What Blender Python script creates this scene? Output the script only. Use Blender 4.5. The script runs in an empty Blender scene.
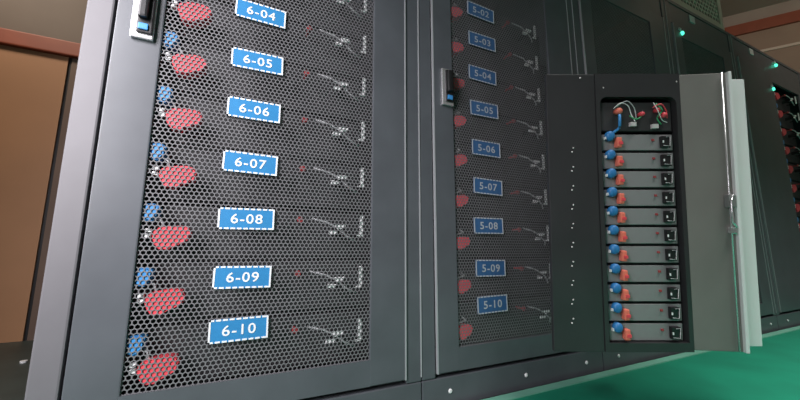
import bpy, bmesh, math, random
from mathutils import Vector, Matrix, Euler
random.seed(7)
R = math.radians
scn = bpy.context.scene
col = scn.collection

# ------------------------------------------------------------------ camera
F = 335.0; YAW = R(25.3); PIT = R(8.8)
CAM = Vector((0.0, -0.93, 0.465))
AX = Vector((math.sin(YAW)*math.cos(PIT), math.cos(YAW)*math.cos(PIT), math.sin(PIT)))
RT = Vector((math.cos(YAW), -math.sin(YAW), 0.0))
UP = RT.cross(AX)
cd = bpy.data.cameras.new('camera'); cam = bpy.data.objects.new('camera', cd); col.objects.link(cam)
cd.sensor_width = 36.0; cd.lens = F/800*36; cd.clip_start = 0.02
cam.location = CAM
cam.rotation_euler = Matrix((RT, UP, -AX)).transposed().to_euler()
scn.camera = cam

# ------------------------------------------------------------------ light and exposure
scn.view_settings.view_transform = 'Standard'; scn.view_settings.look = 'None'
scn.view_settings.exposure = 0.0; scn.view_settings.gamma = 1.0; scn.view_settings.use_curve_mapping = False
w = bpy.data.worlds.new('world'); scn.world = w; w.use_nodes = True
bg = w.node_tree.nodes['Background']; bg.inputs[0].default_value = (1.0, 0.97, 0.95, 1); bg.inputs[1].default_value = 0.11

def area(name, loc, target, sx, sy, power, color, spread=180):
    l = bpy.data.lights.new(name, 'AREA'); l.shape = 'RECTANGLE'; l.size = sx; l.size_y = sy
    l.energy = power; l.color = color; l.spread = R(spread)
    o = bpy.data.objects.new(name, l); col.objects.link(o); o.location = loc
    o.rotation_euler = (Vector(target)-Vector(loc)).to_track_quat('-Z', 'Y').to_euler()
    return o
area('doorway_daylight', (-0.98, -0.92, 1.25), (-0.30, 0, 0.75), 0.6, 1.3, 19.5, (1.0, 0.95, 1.0), 96)
area('overhead_fill', (2.3, -1.35, 2.78), (2.3, -1.35, 0), 3.4, 0.25, 48, (1.0, 0.98, 0.95), 75)  # unseen overhead light, added to brighten the mat
area('end_wall_fill', (3.4, -1.0, 2.45), (5.0, 0.0, 2.75), 0.5, 0.3, 7, (1.0, 0.86, 0.74))  # unseen warm fill, added to brighten the end wall and ceiling
area('tan_wall_fill', (-1.5, 0.7, 2.6), (-1.2, 1.5, 1.0), 0.5, 0.4, 20, (1.0, 0.82, 0.66))  # warm fill out of view, added to brighten the tan wall

# ------------------------------------------------------------------ materials
def mat(name, rgb, rough=0.5, metal=0.0, noise=0.0, nscale=20, bump=0.0, emit=None, spec=0.5):
    m = bpy.data.materials.new(name); m.use_nodes = True
    nt = m.node_tree; b = nt.nodes['Principled BSDF']
    b.inputs['Roughness'].default_value = rough; b.inputs['Metallic'].default_value = metal
    b.inputs['Specular IOR Level'].default_value = spec
    b.inputs['Base Color'].default_value = (*rgb, 1)
    tc = nt.nodes.new('ShaderNodeTexCoord'); n = nt.nodes.new('ShaderNodeTexNoise')
    n.inputs['Scale'].default_value = nscale; n.inputs['Detail'].default_value = 4
    nt.links.new(tc.outputs['Object'], n.inputs['Vector'])
    if noise > 0:
        r = nt.nodes.new('ShaderNodeValToRGB')
        r.color_ramp.elements[0].position = 0.3; r.color_ramp.elements[1].position = 0.7
        r.color_ramp.elements[0].color = (*[c*(1-noise) for c in rgb], 1)
        r.color_ramp.elements[1].color = (*[min(1, c*(1+noise)) for c in rgb], 1)
        nt.links.new(n.outputs['Fac'], r.inputs['Fac']); nt.links.new(r.outputs['Color'], b.inputs['Base Color'])
    if bump > 0:
        bp = nt.nodes.new('ShaderNodeBump'); bp.inputs['Strength'].default_value = bump; bp.inputs['Distance'].default_value = 0.002
        nt.links.new(n.outputs['Fac'], bp.inputs['Height']); nt.links.new(bp.outputs['Normal'], b.inputs['Normal'])
    if emit:
        b.inputs['Emission Color'].default_value = (*emit[0], 1); b.inputs['Emission Strength'].default_value = emit[1]
    return m

M = {
 'paint':  mat('dark_grey_cabinet_paint', (0.092, 0.100, 0.112), 0.36, noise=0.10, nscale=9),
 'post':   mat('light_grey_post_paint', (0.135, 0.13, 0.14), 0.5, noise=0.05, nscale=12),
 'edge':   mat('edge_highlight', (0.42, 0.43, 0.45), 0.35, 0.2),  # pale colour painted in for the highlights along edges
 'mesh':   mat('perforated_steel', (0.175, 0.174, 0.182), 0.36, noise=0.08, nscale=14),
 'inner':  mat('cabinet_inside', (0.02, 0.02, 0.021), 0.7),
 'module': mat('module_front', (0.035, 0.035, 0.037), 0.5, noise=0.1, nscale=30),
 'blue':   mat('blue_plate', (0.030, 0.225, 0.49), 0.45, noise=0.06, nscale=60),
 'navy':   mat('shaded_blue_plate', (0.04, 0.115, 0.26), 0.45, noise=0.12, nscale=60),  # plate blue, darkened for the dimmer light further along the row
 'white':  mat('white_print', (0.82, 0.84, 0.86), 0.5),
 'gprint': mat('shaded_print', (0.46, 0.48, 0.52), 0.5),  # white print greyed for the same dimmer light
 'bluec':  mat('deep_blue_plug', (0.03, 0.19, 0.46), 0.45),
 'red':    mat('red_plug', (0.78, 0.075, 0.10), 0.4, noise=0.08, nscale=40),
 'orange': mat('orange_red_plug', (0.82, 0.19, 0.13), 0.5),
 'bluep':  mat('blue_plug', (0.05, 0.27, 0.62), 0.4, noise=0.08, nscale=40),
 'dred':   mat('faded_red_indicator', (0.36, 0.05, 0.055), 0.5),
 'clip':   mat('bright_clip', (0.85, 0.86, 0.86), 0.35),
 'cable':  mat('grey_cable', (0.48, 0.49, 0.50), 0.5),
 'black':  mat('black_plastic', (0.012, 0.012, 0.013), 0.4),
 'chrome': mat('brushed_steel', (0.72, 0.72, 0.73), 0.25, 0.75),
 'bare':   mat('grey_zinc', (0.30, 0.30, 0.30), 0.45, 0.4),
 'mat':    mat('green_rubber', (0.008, 0.25, 0.145), 0.5, noise=0.12, nscale=5, bump=0.15),
 'matedge':mat('pale_green_rubber_edge', (0.18, 0.46, 0.34), 0.5, noise=0.08, nscale=9),
 'floor':  mat('dark_floor', (0.030, 0.045, 0.040), 0.5, noise=0.25, nscale=6),
 'tan':    mat('tan_wall_paint', (0.38, 0.20, 0.10), 0.6, noise=0.10, nscale=2.0),
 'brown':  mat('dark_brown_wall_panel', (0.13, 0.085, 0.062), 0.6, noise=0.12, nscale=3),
 'upper':  mat('grey_brown_upper_wall', (0.125, 0.10, 0.08), 0.6, noise=0.15, nscale=3),
 'band':   mat('red_brown_rail', (0.26, 0.060, 0.028), 0.5, noise=0.10, nscale=10),
 'endw':   mat('brown_end_wall', (0.30, 0.20, 0.145), 0.6, noise=0.08, nscale=3),
 'ceil':   mat('grey_brown_ceiling', (0.33, 0.26, 0.22), 0.7, noise=0.08, nscale=3),
 'grille': mat('beige_grille', (0.58, 0.47, 0.39), 0.5),
 'led':    mat('green_led', (0.05, 0.7, 0.45), 0.3, emit=((0.10, 0.95, 0.60), 1.6)),
 'tag':    mat('pale_tag', (0.62, 0.58, 0.58), 0.5),
 'palew':  mat('pale_side_sheet', (0.85, 0.84, 0.85), 0.4),
 'bpaint': mat('black_paint', (0.034, 0.034, 0.036), 0.3, noise=0.1, nscale=8),
 'modg':   mat('light_module_front', (0.24, 0.24, 0.245), 0.35, noise=0.06, nscale=20),
 'doorg':  mat('grey_door_inner', (0.21, 0.195, 0.185), 0.4, noise=0.08, nscale=6),
 'greenw': mat('green_wire', (0.05, 0.35, 0.14), 0.5),
}

# ------------------------------------------------------------------ mesh helpers
class MB:
    def __init__(s): s.v = []; s.f = []; s.mi = []; s.cur = 0
    def quad(s, *idx): s.f.append(tuple(idx)); s.mi.append(s.cur)
    def box(s, x0, x1, y0, y1, z0, z1, b=0.0):
        if b <= 0:
            k = len(s.v)
            s.v += [(x, y, z) for z in (z0, z1) for y in (y0, y1) for x in (x0, x1)]
            for q in ((0,2,3,1),(4,5,7,6),(0,1,5,4),(2,6,7,3),(0,4,6,2),(1,3,7,5)): s.quad(*[k+i for i in q])
        else:
            bm = bmesh.new(); bmesh.ops.create_cube(bm, size=1)
            for v in bm.verts:
                v.co = ((x0+x1)/2+v.co.x*(x1-x0), (y0+y1)/2+v.co.y*(y1-y0), (z0+z1)/2+v.co.z*(z1-z0))
            bmesh.ops.bevel(bm, geom=bm.edges[:], offset=b, segments=2, affect='EDGES', profile=0.6)
            s.addbm(bm)
        return s
    def addbm(s, bm):
        k = len(s.v); bm.verts.index_update()
        s.v += [tuple(v.co) for v in bm.verts]
        for f in bm.faces: s.quad(*[k+v.index for v in f.verts])
        bm.free(); return s
    def tube(s, pts, r, n=8):
        pts = [Vector(p) for p in pts]; k = len(s.v); m = len(pts)
        for i, p in enumerate(pts):
            t = (pts[min(i+1, m-1)]-pts[max(i-1, 0)]).normalized()
            a = t.orthogonal() if abs(t.z) > 0.9 else t.cross(Vector((0, 0, 1)))
            a.normalize(); b = t.cross(a)
            for j in range(n):
                an = 2*math.pi*j/n; s.v.append(tuple(p+(a*math.cos(an)+b*math.sin(an))*r))
        for i in range(m-1):
            for j in range(n):
                j2 = (j+1) % n; s.quad(k+i*n+j, k+i*n+j2, k+(i+1)*n+j2, k+(i+1)*n+j)
        s.quad(*[k+j for j in reversed(range(n))]); s.quad(*[k+(m-1)*n+j for j in range(n)])
        return s
    def lathe_y(s, c, prof, n=16, sx=1.0, sz=1.0):
        """profile [(radius, y)] turned about the y axis through c"""
        k = len(s.v); m = len(prof)
        for r, y in prof:
            for j in range(n):
                a = 2*math.pi*j/n; s.v.append((c[0]+r*math.cos(a)*sx, c[1]+y, c[2]+r*math.sin(a)*sz))
        for i in range(m-1):
            for j in range(n):
                j2 = (j+1) % n; s.quad(k+i*n+j, k+i*n+j2, k+(i+1)*n+j2, k+(i+1)*n+j)
        s.quad(*[k+j for j in reversed(range(n))]); s.quad(*[k+(m-1)*n+j for j in range(n)])
        return s
    def prism_y(s, poly, y0, y1):
        """closed polygon [(x, z)] extruded along y"""
        k = len(s.v); n = len(poly)
        s.v += [(x, y0, z) for x, z in poly]+[(x, y1, z) for x, z in poly]
        s.quad(*[k+i for i in range(n)]); s.quad(*[k+n+i for i in reversed(range(n))])
        for i in range(n):
            j = (i+1) % n; s.quad(k+j, k+i, k+n+i, k+n+j)
        return s
    def mesh(s, name, mats, smooth=False):
        me = bpy.data.meshes.new(name); me.from_pydata(s.v, [], s.f)
        for m in (mats if isinstance(mats, (list, tuple)) else [mats]): me.materials.append(M[m])
        me.polygons.foreach_set('material_index', s.mi)
        if smooth: me.polygons.foreach_set('use_smooth', [True]*len(s.f))
        bm = bmesh.new(); bm.from_mesh(me); bmesh.ops.recalc_face_normals(bm, faces=bm.faces[:]); bm.to_mesh(me); bm.free()
        me.update(); return me
    def build(s, name, mats, parent=None, loc=(0, 0, 0), smooth=False):
        return put(name, s.mesh(name, mats, smooth), parent, loc)
def put(name, me, parent=None, loc=(0, 0, 0)):
    o = bpy.data.objects.new(name, me); col.objects.link(o); o.location = loc
    if parent: o.parent = parent
    return o
def empty(name, loc=(0, 0, 0)):
    o = bpy.data.objects.new(name, None); col.objects.link(o); o.location = loc; o.empty_display_size = 0.05; return o
def tag(o, label=None, cat=None, group=None, kind=None):
    if label: o['label'] = label
    if cat: o['category'] = cat
    if group: o['group'] = group
    if kind: o['kind'] = kind
    return o
def copy_tree(o, parent=None):
    c = o.copy(); col.objects.link(c); c.parent = parent
    for ch in list(o.children): copy_tree(ch, c)
    return c

def ray(px, py): return (AX*F + RT*(px-400) + UP*(200-py)).normalized()

# ------------------------------------------------------------------ the room
YB = 1.6
def struct(o): tag(o, kind='structure'); return o
struct(MB().box(-3.2, 7.2, -3.2, YB+0.1, -0.1, 0).build('floor', 'floor'))
wb = struct(MB().box(-3.2, -1.005, YB, YB+0.08, 0, 1.62).build('wall_back', 'tan'))
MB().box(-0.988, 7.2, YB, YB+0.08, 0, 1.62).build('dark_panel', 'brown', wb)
MB().box(-3.2, 7.2, YB, YB+0.08, 1.71, 2.9).build('upper_panel', 'upper', wb)
MB().box(-1.006, -0.987, YB+0.012, YB+0.08, 0, 1.62).build('seam', 'black', wb)
struct(MB().box(-3.2, 7.2, YB-0.03, YB+0.08, 1.62, 1.71, 0.008).build('trim_1', 'band'))
struct(MB().box(-3.2, 7.2, -3.2, YB+0.1, 2.9, 3.0).build('ceiling', 'ceil'))
# end wall stands across the far end of the aisle, at an angle
ea = Vector((5.5, -1.0, 0)); ed = Vector((-0.576, 0.817, 0)); en = Vector((0.817, 0.576, 0))
def endbox(name, t0, t1, n0, n1, z0, z1, m, parent=None):
    mb = MB(); mb.box(t0, t1, n0, n1, z0, z1)
    o = mb.build(name, m, parent)
    if parent is None:
        o.matrix_world = Matrix(((ed.x, en.x, 0, ea.x), (ed.y, en.y, 0, ea.y), (0, 0, 1, 0), (0, 0, 0, 1)))
    return o
we = struct(endbox('wall_end', -2.6, 3.18, 0, 0.08, 0, 2.9, 'endw'))
endbox('seam_strip', -2.6, 3.18, -0.012, 0, 2.43, 2.455, 'grille', we)
endbox('upper_panel', -2.6, 3.18, -0.006, 0, 2.77, 2.9, 'ceil', we)
struct(endbox('trim_2', -2.6, 3.18, -0.03, 0, 2.66, 2.77, 'band'))
# green insulating mat
rm = empty('rubber_mat'); tag(rm, 'green rubber insulating mat on the floor along the foot of the cabinets', 'mat')
mm = MB(); mm.box(-0.7, 4.7, -2.2, -0.052, 0, 0.005); mm.build('mat_sheet', 'mat', rm)
mm = MB(); mm.prism_y([(-0.7, 0), (4.7, 0), (4.7, 0.009), (-0.7, 0.009)], -0.052, -0.018); mm.build('raised_edge', 'matedge', rm)
bo = MB().lathe_y((0, 0, 0), [(0.012, -0.004), (0.010, 0.006)], 10).build('floor_bolt', 'clip')
bo.rotation_euler = (R(-90), 0, 0); bo.location = (-0.80, 1.12, 0.004)
tag(bo, 'pale bolt head in the dark floor below the tan wall', 'bolt')

# ------------------------------------------------------------------ perforated sheet
def perf_mesh(name, wid, hei, pitch, hole, m, th=0.0008):
    """staggered sheet of hexagon cells, each with a hexagonal hole; local x 0..wid, z 0..hei, front at y=0"""
    Rr = pitch/math.sqrt(3); rows = int(hei/(pitch*0.866))+1; cols = int(wid/pitch)+1
    v = []; f = []
    cs = [(math.sin(k*math.pi/3), math.cos(k*math.pi/3)) for k in range(6)]
    for i in range(rows):
        for j in range(cols):
            cx = (j+(0.5 if i % 2 else 0))*pitch; cz = i*pitch*0.866; k0 = len(v)
            v += [(cx+Rr*a, 0, cz+Rr*b) for a, b in cs]
            v += [(cx+hole*a, 0, cz+hole*b) for a, b in cs]
            v += [(cx+hole*a, th, cz+hole*b) for a, b in cs]
            for q in range(6):
                p = (q+1) % 6
                f.append((k0+q, k0+p, k0+6+p, k0+6+q)); f.append((k0+6+q, k0+6+p, k0+12+p, k0+12+q))
    me = bpy.data.meshes.new(name); me.from_pydata(v, [], f); me.materials.append(M[m]); me.update(); return me

# ------------------------------------------------------------------ number plates
def text_polys(s, height):
    cu = bpy.data.curves.new('t', 'FONT'); cu.body = s; cu.size = 1; cu.align_x = 'CENTER'; cu.align_y = 'CENTER'
    cu.offset = 0.012; cu.resolution_u = 3; cu.space_character = 1.12
    o = bpy.data.objects.new('t', cu); col.objects.link(o); bpy.context.view_layer.update()
    me = bpy.data.meshes.new_from_object(o.evaluated_get(bpy.context.evaluated_depsgraph_get()))
    vs = [v.co.copy() for v in me.vertices]; fs = [tuple(p.vertices) for p in me.polygons]
    bpy.data.objects.remove(o); bpy.data.curves.remove(cu); bpy.data.meshes.remove(me)
    y0 = min(v.y for v in vs); y1 = max(v.y for v in vs); k = height/(y1-y0); cy = (y0+y1)/2
    x0 = min(v.x for v in vs); x1 = max(v.x for v in vs); cx = (x0+x1)/2
    return [((v.x-cx)*k, (v.y-cy)*k) for v in vs], fs
def plate(s, wid, hei, m, parent, loc, tilt=0.0):
    mb = MB(); h = hei/2; ww = wid/2
    mb.box(-ww, ww, 0, 0.002, -h, h)
    mb.cur = 1; b = 0.004
    n = 9
    for e in (-1, 1):      # dashed white rim, solid at the ends
        for i in range(n):
            a = -ww+wid*i/n; mb.box(a, a+wid/n*0.74, -0.0007, 0.0005, e*(h-b/2)-b/2, e*(h-b/2)+b/2)
        mb.box(e*(ww-b/2)-b/2, e*(ww-b/2)+b/2, -0.0007, 0.0005, -h, h)
    vs, fs = text_polys(s, hei*0.46); k = len(mb.v)
    mb.v += [(x*1.12, -0.0009, z) for x, z in vs]
    for f in fs: mb.quad(*[k+i for i in f])
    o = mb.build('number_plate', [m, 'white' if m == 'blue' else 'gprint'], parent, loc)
    o.rotation_euler = (0, tilt, 0)
    o['label'] = ('blue' if m == 'blue' else 'navy') + ' plate with white lettering ' + s
    return o

# ------------------------------------------------------------------ battery modules of the row
def plug_red(mb, sc=1.0):
    """moulded cable plug seen from the front: a lobed body, blunt at the left, drawn out to the upper right"""
    pts = [(-0.040, 0.012), (-0.030, 0.022), (-0.008, 0.026), (0.016, 0.029), (0.034, 0.024), (0.041, 0.010), (0.036, -0.008),
           (0.020, -0.018), (0.006, -0.024), (-0.006, -0.032), (-0.026, -0.031), (-0.036, -0.018), (-0.041, -0.004)][::-1]
    for k, y0, y1 in ((0.94, 0.0, 0.003), (1.0, 0.003, 0.030), (0.7, 0.030, 0.050)):
        mb.prism_y([(x*sc*k, z*sc*k) for x, z in pts], y0, y1)
    return mb
YM = 0.060      # module front plane
def make_module(x0, x1, red, blue, sred, clip, bar, rsc, ph, label, group):
    """local origin: bottom centre of the module's front"""
    cx = (x0+x1)/2; root = empty('battery_module'); tag(root, label, 'battery', group)
    h = ph-0.012
    MB().box(x0-cx, x1-cx, 0.004, 0.40, 0, h).build('case', 'inner', root)
    MB().box(x0-cx+0.002, x1-cx-0.002, 0, 0.006, 0.002, h-0.002, 0.002).build('front_panel', 'module', root)
    zr = 0.050; zl = 0.122
    o = plug_red(MB(), rsc).build('red_plug', 'red', root, (red-cx, -0.0572, zr))
    MB().box(-0.012, 0.012, 0.049, 0.058, -0.010, 0.010).build('plug_collar', 'clip', o)
    if rsc > 0.9:
        for dz in (0.002, 0.014):
            MB().box(-0.052, -0.041, 0.001, 0.012, dz-0.004, dz+0.004).build('white_tab', 'clip', o)
    mb = MB(); bl = rsc > 0.9
    for k, y0, y1 in ((0.8, 0.0, 0.004), (1.0, 0.004, 0.035), (0.7, 0.035, 0.058)):
        mb.prism_y([(x*k, z*k) for x, z in [(-0.013, 0.020), (-0.014, -0.018), (0.002, -0.022), (0.014, -0.006), (0.015, 0.014), (0.004, 0.021)]], y0, y1)
    if bl: mb.build('blue_plug', 'bluep', root, (blue-cx, -0.0572, 0.105))
    mb = MB(); mb.tube([(blue-cx+0.012, -0.040, 0.095), (blue-cx+0.022, -0.048, 0.085), (red-cx-0.022, -0.048, 0.076), (red-cx-0.012, -0.030, 0.055)], 0.0028, 6)
    mb.build('cable', 'cable', root, smooth=True)
    MB().lathe_y((0, 0, 0), [(0.007, 0), (0.009, 0.003), (0.009, 0.006), (0.004, 0.007), (0.004, 0.04)], 10).build('red_indicator', 'dred', root, (sred-cx, -0.045, 0.102))
    mb = MB()
    mb.prism_y([(0.000, 0.002), (0.013, 0.009), (0.013, 0.015), (-0.006, 0.010)], 0, 0.006)
    mb.prism_y([(-0.014, -0.012), (0.000, -0.008), (0.001, -0.002), (-0.014, -0.004)], 0, 0.006); mb.cur = 1; mb.box(-0.002, 0.005, 0.005, 0.0570, -0.006, 0.008)
    c = mb.build('terminal_clip', ['clip', 'black'], root, (clip-cx, -0.0565, 0.075)); c.rotation_euler = (0, R(12), 0); c.scale = (1.5, 1, 1.4)
    mb = MB(); mb.tube([(clip-cx-0.07, -0.040, 0.108), (clip-cx-0.03, -0.048, 0.098), (clip-cx, -0.048, 0.084), (clip-cx+0.03, -0.048, 0.06), (bar-cx-0.01, -0.045, 0.045)], 0.0028, 6)
    mb.build('signal_wire', 'cable', root, smooth=True)
    mb = MB(); mb.box(-0.0045, 0.0045, 0, 0.005, -0.030, 0.030); mb.box(-0.014, -0.0030, 0.001, 0.005, -0.030, -0.025)
    mb.cur = 1; mb.box(-0.002, 0.002, 0.005, 0.0570, 0.020, 0.026); mb.box(-0.002, 0.002, 0.005, 0.0570, -0.028, -0.022)
    mb.build('pull_bracket', ['clip', 'black'], root, (bar-cx, -0.0565, 0.090))
    root.location = (cx, YM, 0)
    return root

ROW_Z0 = 0.160
def fill_modules(spec, k0, k1, ph, number, group):
    first = None; out = []
    for k in range(k0, k1+1):
        z = ROW_Z0 + ph*(10-k)
        lab = 'dark battery module with red %s behind the plate %s-%02d' % ('plug' if number == '5' else 'and blue plugs', number, k) if number else None
        if first is None:
            first = make_module(*spec, ph, lab, group); o = first
        else:
            o = copy_tree(first); o['label'] = lab
        o.location.z = z; out.append(o)
    return out

# ------------------------------------------------------------------ cabinets of the row
HT = 1.95
PERF = {}
def make_cabinet(x0, x1, dx0, dx1, mx0, mx1, label, left_post=False, shelves=None, group='battery cabinets in the long row', handle=True, sheet=True, leds=((0.140, 1.748),)):
    root = empty('battery_cabinet', (x0, 0, 0)); tag(root, label, 'cabinet', group)
    a = x1-x0
    D0, D1, A0, A1 = dx0-x0, dx1-x0, mx0-x0, mx1-x0
    g = 0.0015
    b = MB()
    b.box(g, 0.02, 0.022, 0.60, 0.09, HT); b.box(a-0.02, a-g, 0.022, 0.60, 0.09, HT)
    b.box(0.02, a-0.02, 0.58, 0.60, 0.09, HT); b.box(g, a-g, 0.0, 0.60, HT-0.02, HT-0.001); b.box(g, a-g, 0.022, 0.60, 0.088, 0.11)
    b.build('body', 'paint', root)
    pl = MB().box(g, a-g, 0.0, 0.58, 0, 0.086, 0.003).build('plinth', 'paint', root)
    for q in (0.12, 0.5, 0.88):
        MB().lathe_y((0, 0, 0), [(0.004, -0.004), (0.007, -0.002), (0.007, 0.002)], 8).build('bolt', 'clip', pl, (a*q, 0, 0.045))
    pm = 'post' if left_post else 'paint'
    p = MB().box(g, D0-0.006, 0.0, 0.03, 0.088, HT-0.021, 0.004).build('front_post', pm, root)
    if left_post: p['label'] = 'light grey front post'
    MB().box(D1+0.004, a-g, 0.0, 0.03, 0.088, HT-0.021, 0.003).build('front_post', 'paint', root)
    MB().box(D0-0.004, D1+0.004, 0.004, 0.03, 1.80, HT-0.021, 0.003).build('header', 'paint', root)
    # thin bright strips for the highlights on edges where two cabinets meet and round the doors
    MB().box(a-0.004, a-0.0004, -0.0025, 0.004, 0.1, HT-0.02).build('edge_glint', 'edge', root)
    # door
    dz0, dz1 = 0.100, 1.792; mz0, mz1 = 0.168, 1.72
    d = MB()
    d.box(D0, A0, -0.004, 0.010, dz0, dz1, 0.003); d.box(A1, D1, -0.004, 0.010, dz0, dz1, 0.003)
    d.box(A0-0.002, A1+0.002, -0.0038, 0.010, dz0, mz0, 0.0); d.box(A0-0.002, A1+0.002, -0.0038, 0.010, mz1, dz1, 0.0)
    door = d.build('door', 'paint', root)
    for xx in ((D1,) if left_post else (D0, D1)):
        MB().box(xx-0.0022, xx+0.0022, -0.0055, 0.004, dz0, dz1).build('door_glint', 'edge', door)
    key = round(A1-A0, 3)
    if sheet and key not in PERF: PERF[key] = perf_mesh('perforated_sheet', A1-A0, mz1-mz0+0.01, 0.0108, 0.0049, 'mesh')
    if sheet: put('perforated_sheet', PERF[key], door, (A0, 0.0005, mz0-0.004))
    # swing handle
    hw = 0.046; hx = D0+(0.032 if left_post else 0.030); hz = 0.965
    if handle:
        h = MB().box(0, hw, -0.010, 0.0, 0, 0.135, 0.003).build('handle_plate', 'chrome', door, (hx, -0.004, hz))
        mb = MB(); mb.box(hx+0.012, hx+hw-0.002, -0.020, -0.013, hz+0.012, hz+0.128, 0.003); mb.build('handle_well', 'black', door)
        mb = MB(); mb.box(hx+0.015, hx+hw-0.012, -0.034, -0.019, hz+0.045, hz+0.122, 0.005); mb.build('handle_lever', 'black', door)
        mb = MB(); mb.box(hx+0.016, hx+hw-0.010, -0.024, -0.019, hz+0.018, hz+0.034, 0.002); mb.build('lock_sticker', 'bluep', door)
    # status lights, tag
    for lx, lz in leds:
        MB().lathe_y((0, 0, 0), [(0.010, -0.007), (0.013, 0.0), (0.013, 0.006)], 10).build('status_light', 'led', door, (lx, -0.006, lz))
        MB().box(-0.012, 0.014, -0.006, 0.008, -0.006, 0.006).build('lamp_clip', 'tag', door, (lx-0.025, -0.004, lz+0.02))
    MB().box(-0.03, 0.03, -0.003, 0.006, -0.022, 0.022).build('rating_tag', 'tag', root, (0.30, 0.002, 1.895))
    # shelves carry the modules
    if shelves:
        ph, k0 = shelves
        for k in range(k0, 11):
            z = ROW_Z0 + ph*(10-k)
            s = MB(); s.box(0.021, a-0.021, YM+0.01, 0.55, z-0.008, z-0.0005); s.build('shelf', 'inner', root)
    return root, door, x0

P6, P5 = 0.1448, 0.1430
c6, d6, o6 = make_cabinet(-0.356, 0.511, -0.299, 0.456, -0.206, 0.345, 'wide dark cabinet with light grey left post and blue plates 6-04 to 6-10', True, (P6, 3))
c5, d5, o5 = make_cabinet(0.511, 1.330, 0.565, 1.285, 0.645, 1.140, 'dark cabinet with shade-darkened blue number plates beside the one with 6- plates', False, (P5, 2))
c4, d4, o4 = make_cabinet(1.330, 2.150, 1.384, 2.104, 1.464, 1.959, 'dark cabinet hidden behind the small open battery cabinet')
c3, d3, o3 = make_cabinet(2.150, 2.950, 2.204, 2.904, 2.284, 2.779, 'dark cabinet standing under the beige perforated air duct')
c2, d2, o2 = make_cabinet(2.950, 4.150, 3.004, 4.104, 3.520, 4.010, 'wide dark cabinet with an open front at the far end of the row', False, (0.142, 0), handle=False, sheet=False, leds=((0.69, 1.885), (0.555, 1.66)))
fill_modules((-0.235, 0.375, -0.145, -0.190, 0.145, 0.246, 0.317, 0.93), 3, 10, P6, '6', 'battery modules of the blue-plated cabinet')
fill_modules((0.610, 1.170, 0.676, 0.661, 0.945, 1.035, 1.080, 0.72), 2, 10, P5, '5', 'battery modules of the navy-plated cabinet')
far = fill_modules((3.50, 4.03, 3.60, 3.55, 3.80, 3.88, 3.96, 1.0), 0, 10, 0.142, '2', 'battery modules of the far end cabinet')
ORD = ['topmost', 'second from the top', 'third from the top', 'fourth from the top', 'fifth from the top', 'sixth from the top', 'seventh from the top', 'eighth from the top', 'ninth from the top', 'tenth from the top', 'lowest']
for i, o in enumerate(far):
    o['label'] = 'battery module in the far end cabinet by the brown wall, ' + ORD[i]
Z6 = {3: 1.262, 4: 1.119, 5: 0.975, 6: 0.836, 7: 0.691, 8: 0.547, 9: 0.404, 10: 0.282}
Z5 = {2: 1.381, 3: 1.258, 4: 1.119, 5: 0.983, 6: 0.834, 7: 0.694, 8: 0.555, 9: 0.410, 10: 0.291}
for k, z in Z6.items():
    plate('6-%02d' % k, 0.129, 0.053, 'blue', d6, (0.011-o6, -0.0065, z), R(((k*7) % 5-2)*0.5))
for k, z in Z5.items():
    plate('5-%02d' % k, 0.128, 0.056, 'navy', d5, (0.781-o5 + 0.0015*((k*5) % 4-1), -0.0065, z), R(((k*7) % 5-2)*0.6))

# duct with a louvred grille on the cabinet tops
du = empty('air_duct', (2.12, 0.0, HT)); tag(du, 'beige air duct with a perforated front grille on top of the cabinets', 'duct')
mb = MB(); mb.box(0, 0.78, 0.03, 0.45, 0.001, 0.55, 0.004); mb.build('duct_box', 'grille', du)
mb = MB(); mb.box(0, 0.78, 0.008, 0.03, 0.001, 0.045); mb.box(0, 0.78, 0.008, 0.03, 0.50, 0.55); mb.box(0, 0.045, 0.008, 0.03, 0.045, 0.50); mb.box(0.735, 0.78, 0.008, 0.03, 0.045, 0.50)
mb.build('grille_frame', 'grille', du)
put('perforated_grille', perf_mesh('perforated_grille', 0.70, 0.46, 0.036, 0.0140, 'grille', 0.006), du, (0.04, 0.014, 0.04))
mb = MB(); mb.box(0.045, 0.735, 0.026, 0.0295, 0.045, 0.5); mb.build('dark_backing', 'inner', du)

# ------------------------------------------------------------------ small open battery cabinet fixed to the row
TILT = R(5.0)
axh = Vector((math.sin(YAW), math.cos(YAW), 0))
eu = Vector((0, 0, 1))*math.cos(TILT) - axh*math.sin(TILT)
en2 = axh*math.cos(TILT) + Vector((0, 0, 1))*math.sin(TILT)      # away from the viewer
r0 = ray(652, 212); ORG = CAM + r0*(0.97/r0.dot(axh))
WM = Matrix(((RT.x, en2.x, eu.x, ORG.x), (RT.y, en2.y, eu.y, ORG.y), (RT.z, en2.z, eu.z, ORG.z), (0, 0, 0, 1)))
WI = WM.inverted()
def lc(px, py, dep=0.0):
    """place on the small cabinet's front (or dep behind it) in its own axes"""
    o = WI @ CAM; d = WI.to_3x3() @ ray(px, py); t = (dep-o.y)/d.y; p = o + d*t
    return p.x, p.z
xl = lc(550, 212)[0]; xr = lc(752, 212, 0.04)[0]; zt = lc(650, 74)[1]; zb = lc(650, 352)[1]
bx0 = lc(604, 212)[0]; bx1 = lc(682, 212)[0]; bz1 = lc(640, 97)[1]; bz0 = lc(640, 343)[1]
DP = 0.20
ob = empty('open_cabinet'); ob.matrix_world = WM
tag(ob, 'small open black battery cabinet with its grey door swung aside, stacked modules inside', 'cabinet')
mb = MB()
mb.box(xl, bx0-0.012, 0, 0.014, zb, zt, 0.003)
o = mb.build('left_panel', 'bpaint', ob)
for i in range(10):  # column of small pale raised dots, in pairs
    x, z = lc(572, 152+i*19)
    for dz in (0, 0.012):
        MB().lathe_y((0, 0, 0), [(0.0012, -0.002), (0.0024, -0.001), (0.0024, 0.002)], 8).build('pale_dot', 'tag', o, (x + (0.004 if dz else 0), 0, z+dz))
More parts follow.
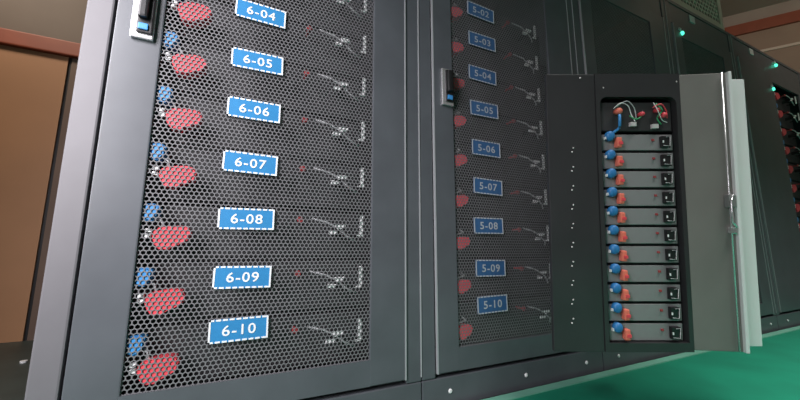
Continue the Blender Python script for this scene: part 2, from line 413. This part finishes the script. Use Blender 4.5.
for px, py in ((580, 78), (603, 88), (676, 82)):
    x, z = lc(px, py); MB().lathe_y((0, 0, 0), [(0.0018, -0.002), (0.003, -0.001), (0.003, 0.002)], 8).build('bolt', 'tag', o, (x, -0.0005, z))
# front frame with an opening rounded at the top corners
mb = MB(); rr = 0.022; f1x = bx1+0.012; f0x = bx0-0.012
mb.box(f0x, bx0, -0.002, 0.02, zb, zt); mb.box(bx1, f1x, -0.002, 0.02, zb, zt)
mb.box(bx0, bx1, -0.002, 0.02, bz1, zt); mb.box(bx0, bx1, -0.002, 0.02, zb, bz0)
for sx, cx in ((1, bx0), (-1, bx1)):
    arc = [(cx, bz1)]+[(cx+sx*(rr-rr*math.sin(t)), bz1-rr+rr*math.cos(t)) for t in [i*math.pi/2/6 for i in range(7)]]
    mb.prism_y(arc, -0.002, 0.02)
mb.build('front_frame', 'bpaint', ob)
mb = MB(); mb.box(f0x, bx0-0.004, 0.02, DP, zb, zt); mb.box(bx1+0.004, f1x, 0.02, DP, zb, zt); mb.box(f0x, f1x, DP, DP+0.006, zb, zt)
mb.box(f0x, f1x, 0.02, DP, zt-0.006, zt); mb.box(f0x, f1x, 0.02, DP, zb, zb+0.006)
mb.build('body', 'inner', ob)
# door leaf swung open to the right, seen from inside
dxe = lc(731, 212)[0]
dr = MB().box(0, dxe-f1x, -0.006, 0.006, zb+0.004, zt-0.002, 0.003).build('door', 'doorg', ob, (f1x+0.001, 0.006, 0))
dr['label'] = 'grey door leaf seen from its inner side'
dr.rotation_euler = (0, 0, R(-6))
L = dxe-f1x
MB().box(L-0.0035, L+0.006, -0.016, 0.004, zb+0.004, zt-0.002, 0.002).build('door_flange', 'palew', dr)
mb = MB(); mb.tube([(L-0.020, -0.014, zt-0.004), (L-0.020, -0.014, zb+0.008)], 0.0024, 8); mb.build('latch_rod', 'chrome', dr, smooth=True)
zl = lc(728, 212)[1]
mb = MB(); mb.box(L-0.029, L-0.010, -0.024, -0.006, zl+0.012, zl+0.050, 0.003); mb.build('latch_case', 'bare', dr)
mb = MB(); mb.tube([(L-0.019, -0.026, zl+0.046), (L-0.030, -0.030, zl+0.03), (L-0.028, -0.030, zl-0.03), (L-0.016, -0.026, zl-0.045)], 0.003, 8); mb.build('latch_handle', 'chrome', dr, smooth=True)
MB().box(L-0.025, L-0.012, -0.022, -0.006, zl-0.062, zl-0.044, 0.002).build('rod_guide', 'chrome', dr)
# pale sheet beside the door
MB().box(dxe-0.02, xr, 0.036, 0.042, zb+0.002, zt, 0.002).build('side_sheet', 'palew', ob)
MB().box(bx1+0.010, dxe-0.022, 0.036, 0.042, zb+0.002, zt-0.002, 0.002).build('rear_leaf', 'doorg', ob)
# fixing arms back to the row
for zz in (zt-0.12, zb+0.12):
    for xx in (f0x+0.02, f1x-0.02):
        p = WM @ Vector((xx, DP+0.006, zz)); t = (-0.0045-p.y)/en2.y
        mb = MB(); mb.box(xx-0.012, xx+0.012, DP+0.004, DP+0.006+max(t, 0.004)-0.006, zz-0.006, zz+0.006); mb.build('fixing_arm', 'bare', ob)

# modules of the small cabinet
ys = [132, 150, 168, 186.5, 205.5, 226, 245, 264.5, 284.5, 304, 322, 340.5]
mw0, mw1 = bx0+0.003, bx1-0.003; mcx = (mw0+mw1)/2
zs = [lc(642, y, 0.012)[1] for y in ys]
hh = (zs[0]-zs[11])/11
def u(px): return lc(px, 230)[0]-mcx
root = empty('slim_battery_module'); tag(root, '', 'battery', 'modules stacked in the small open cabinet')
hw = (mw1-mw0)/2
MB().box(-hw, hw, 0.004, 0.15, 0, hh-0.006).build('case', 'black', root)
fp = MB().box(-hw+0.006, hw-0.004, 0, 0.006, 0.0, hh-0.008, 0.0015).build('front_panel', 'modg', root)
o = MB().lathe_y((0, 0, 0), [(0.008, 0), (0.0128, 0.004), (0.0128, 0.016), (0.009, 0.02)], 14, 1.0, 1.12).build('blue_plug', 'bluec', root, (u(614), -0.0195, hh*0.72), True)
MB().box(-0.0150, -0.0120, 0.006, 0.014, -0.010, -0.002).build('white_tab', 'clip', o)
o = MB().box(-0.0075, 0.0075, -0.018, 0.0, -0.017, 0.014, 0.004).build('red_plug', 'orange', root, (u(622.5), 0, hh*0.40))
MB().box(-0.003, 0.008, -0.020, -0.016, -0.008, 0.0).build('plug_ring', 'red', o)
MB().box(-0.003, 0.003, -0.004, 0.0, -0.003, 0.003).build('red_indicator', 'dred', root, (u(660), 0, hh*0.55))
o = MB().box(-0.012, 0.014, -0.012, 0.0, -0.017, 0.017, 0.002).build('terminal_block', 'black', root, (u(671), 0, hh*0.43))
mb = MB(); mb.tube([(-0.009, -0.013, -0.012), (0.010, -0.013, -0.014), (0.011, -0.013, 0.014), (0.000, -0.013, 0.013)], 0.0011, 6); mb.build('pull_wire', 'cable', o, smooth=True)
MB().box(-0.011, -0.008, -0.014, -0.010, -0.004, 0.003).build('contact', 'clip', o)
rx, rz = WM.to_euler(), None
for i in range(11):
    m_ = root if i == 0 else copy_tree(root)
    m_['label'] = 'slim module with blue plug in small open cabinet, ' + ORD[i]
    p = WM @ Vector((mcx, 0.012, zs[0]-hh*(i+1)))
    m_.location = p; m_.rotation_euler = WM.to_euler()
    MB().box(mw0-0.006, mw1+0.006, 0.02, 0.17, zs[0]-hh*(i+1)-0.004, zs[0]-hh*(i+1)-0.0004).build('shelf', 'inner', ob)
# control unit above the modules
ct = empty('control_unit'); tag(ct, 'black control unit with red plugs and loose wires above the slim modules', 'control unit')
ct.location = WM @ Vector((mcx, 0.012, zs[0]+0.001)); ct.rotation_euler = WM.to_euler()
ch = bz1-zs[0]-0.012
MB().box(-hw, hw, 0.004, 0.15, 0, ch).build('case', 'black', ct)
MB().box(-hw+0.004, hw-0.004, 0, 0.006, 0.002, ch-0.002, 0.002).build('front_panel', 'module', ct)
def cl(px, py):
    x, z = lc(px, py, 0.0); return x-mcx, z-zs[0]-0.001
for px, py, s, m in ((619, 111, 1.0, 'orange'), (642, 114, 0.7, 'red'), (658, 110, 0.7, 'red'), (664, 115, 0.8, 'red')):
    x, z = cl(px, py); MB().lathe_y((0, 0, 0), [(0.007*s, -0.018), (0.010*s, -0.014), (0.010*s, 0)], 12).build('red_plug', m, ct, (x, 0, z), True)
for px, py in ((634, 124), (656, 126)):
    x, z = cl(px, py); MB().box(-0.008, 0.010, -0.010, 0, -0.006, 0.007, 0.001).build('terminal', 'tag', ct, (x, 0, z))
def wire(name, pts, m, r=0.0014):
    q = []
    P = [Vector((*cl(a, b), 0)) for a, b in pts]
    P = [Vector((p.x, -0.014-0.006*math.sin(i*1.7), p.y)) for i, p in enumerate(P)]
    for i in range(len(P)-1):
        a, b, c, d = P[max(i-1, 0)], P[i], P[i+1], P[min(i+2, len(P)-1)]
        for t in (0, 0.25, 0.5, 0.75):
            q.append(0.5*((2*b)+(c-a)*t+(2*a-5*b+4*c-d)*t*t+(3*b-a-3*c+d)*t**3))
    q.append(P[-1]); mb = MB(); mb.tube(q, r, 6); mb.build(name, m, ct, smooth=True)
wire('pale_wire', [(613, 109), (619, 104), (628, 106), (632, 114), (634, 122)], 'clip')
wire('pale_wire', [(616, 107), (625, 102), (634, 108), (637, 118)], 'cable')
wire('green_wire', [(629, 116), (634, 120), (641, 117)], 'greenw', 0.0020)
wire('green_wire', [(655, 104), (660, 111), (657, 118), (662, 124)], 'greenw', 0.0022)
wire('red_wire', [(652, 108), (659, 105), (666, 111), (668, 118)], 'red', 0.0020)
wire('pale_wire', [(653, 103), (656, 112), (662, 120), (668, 122)], 'clip', 0.0012)
wire('blue_cable', [(619, 115), (618, 121), (619, 128), (614, 132)], 'bluep', 0.0042)
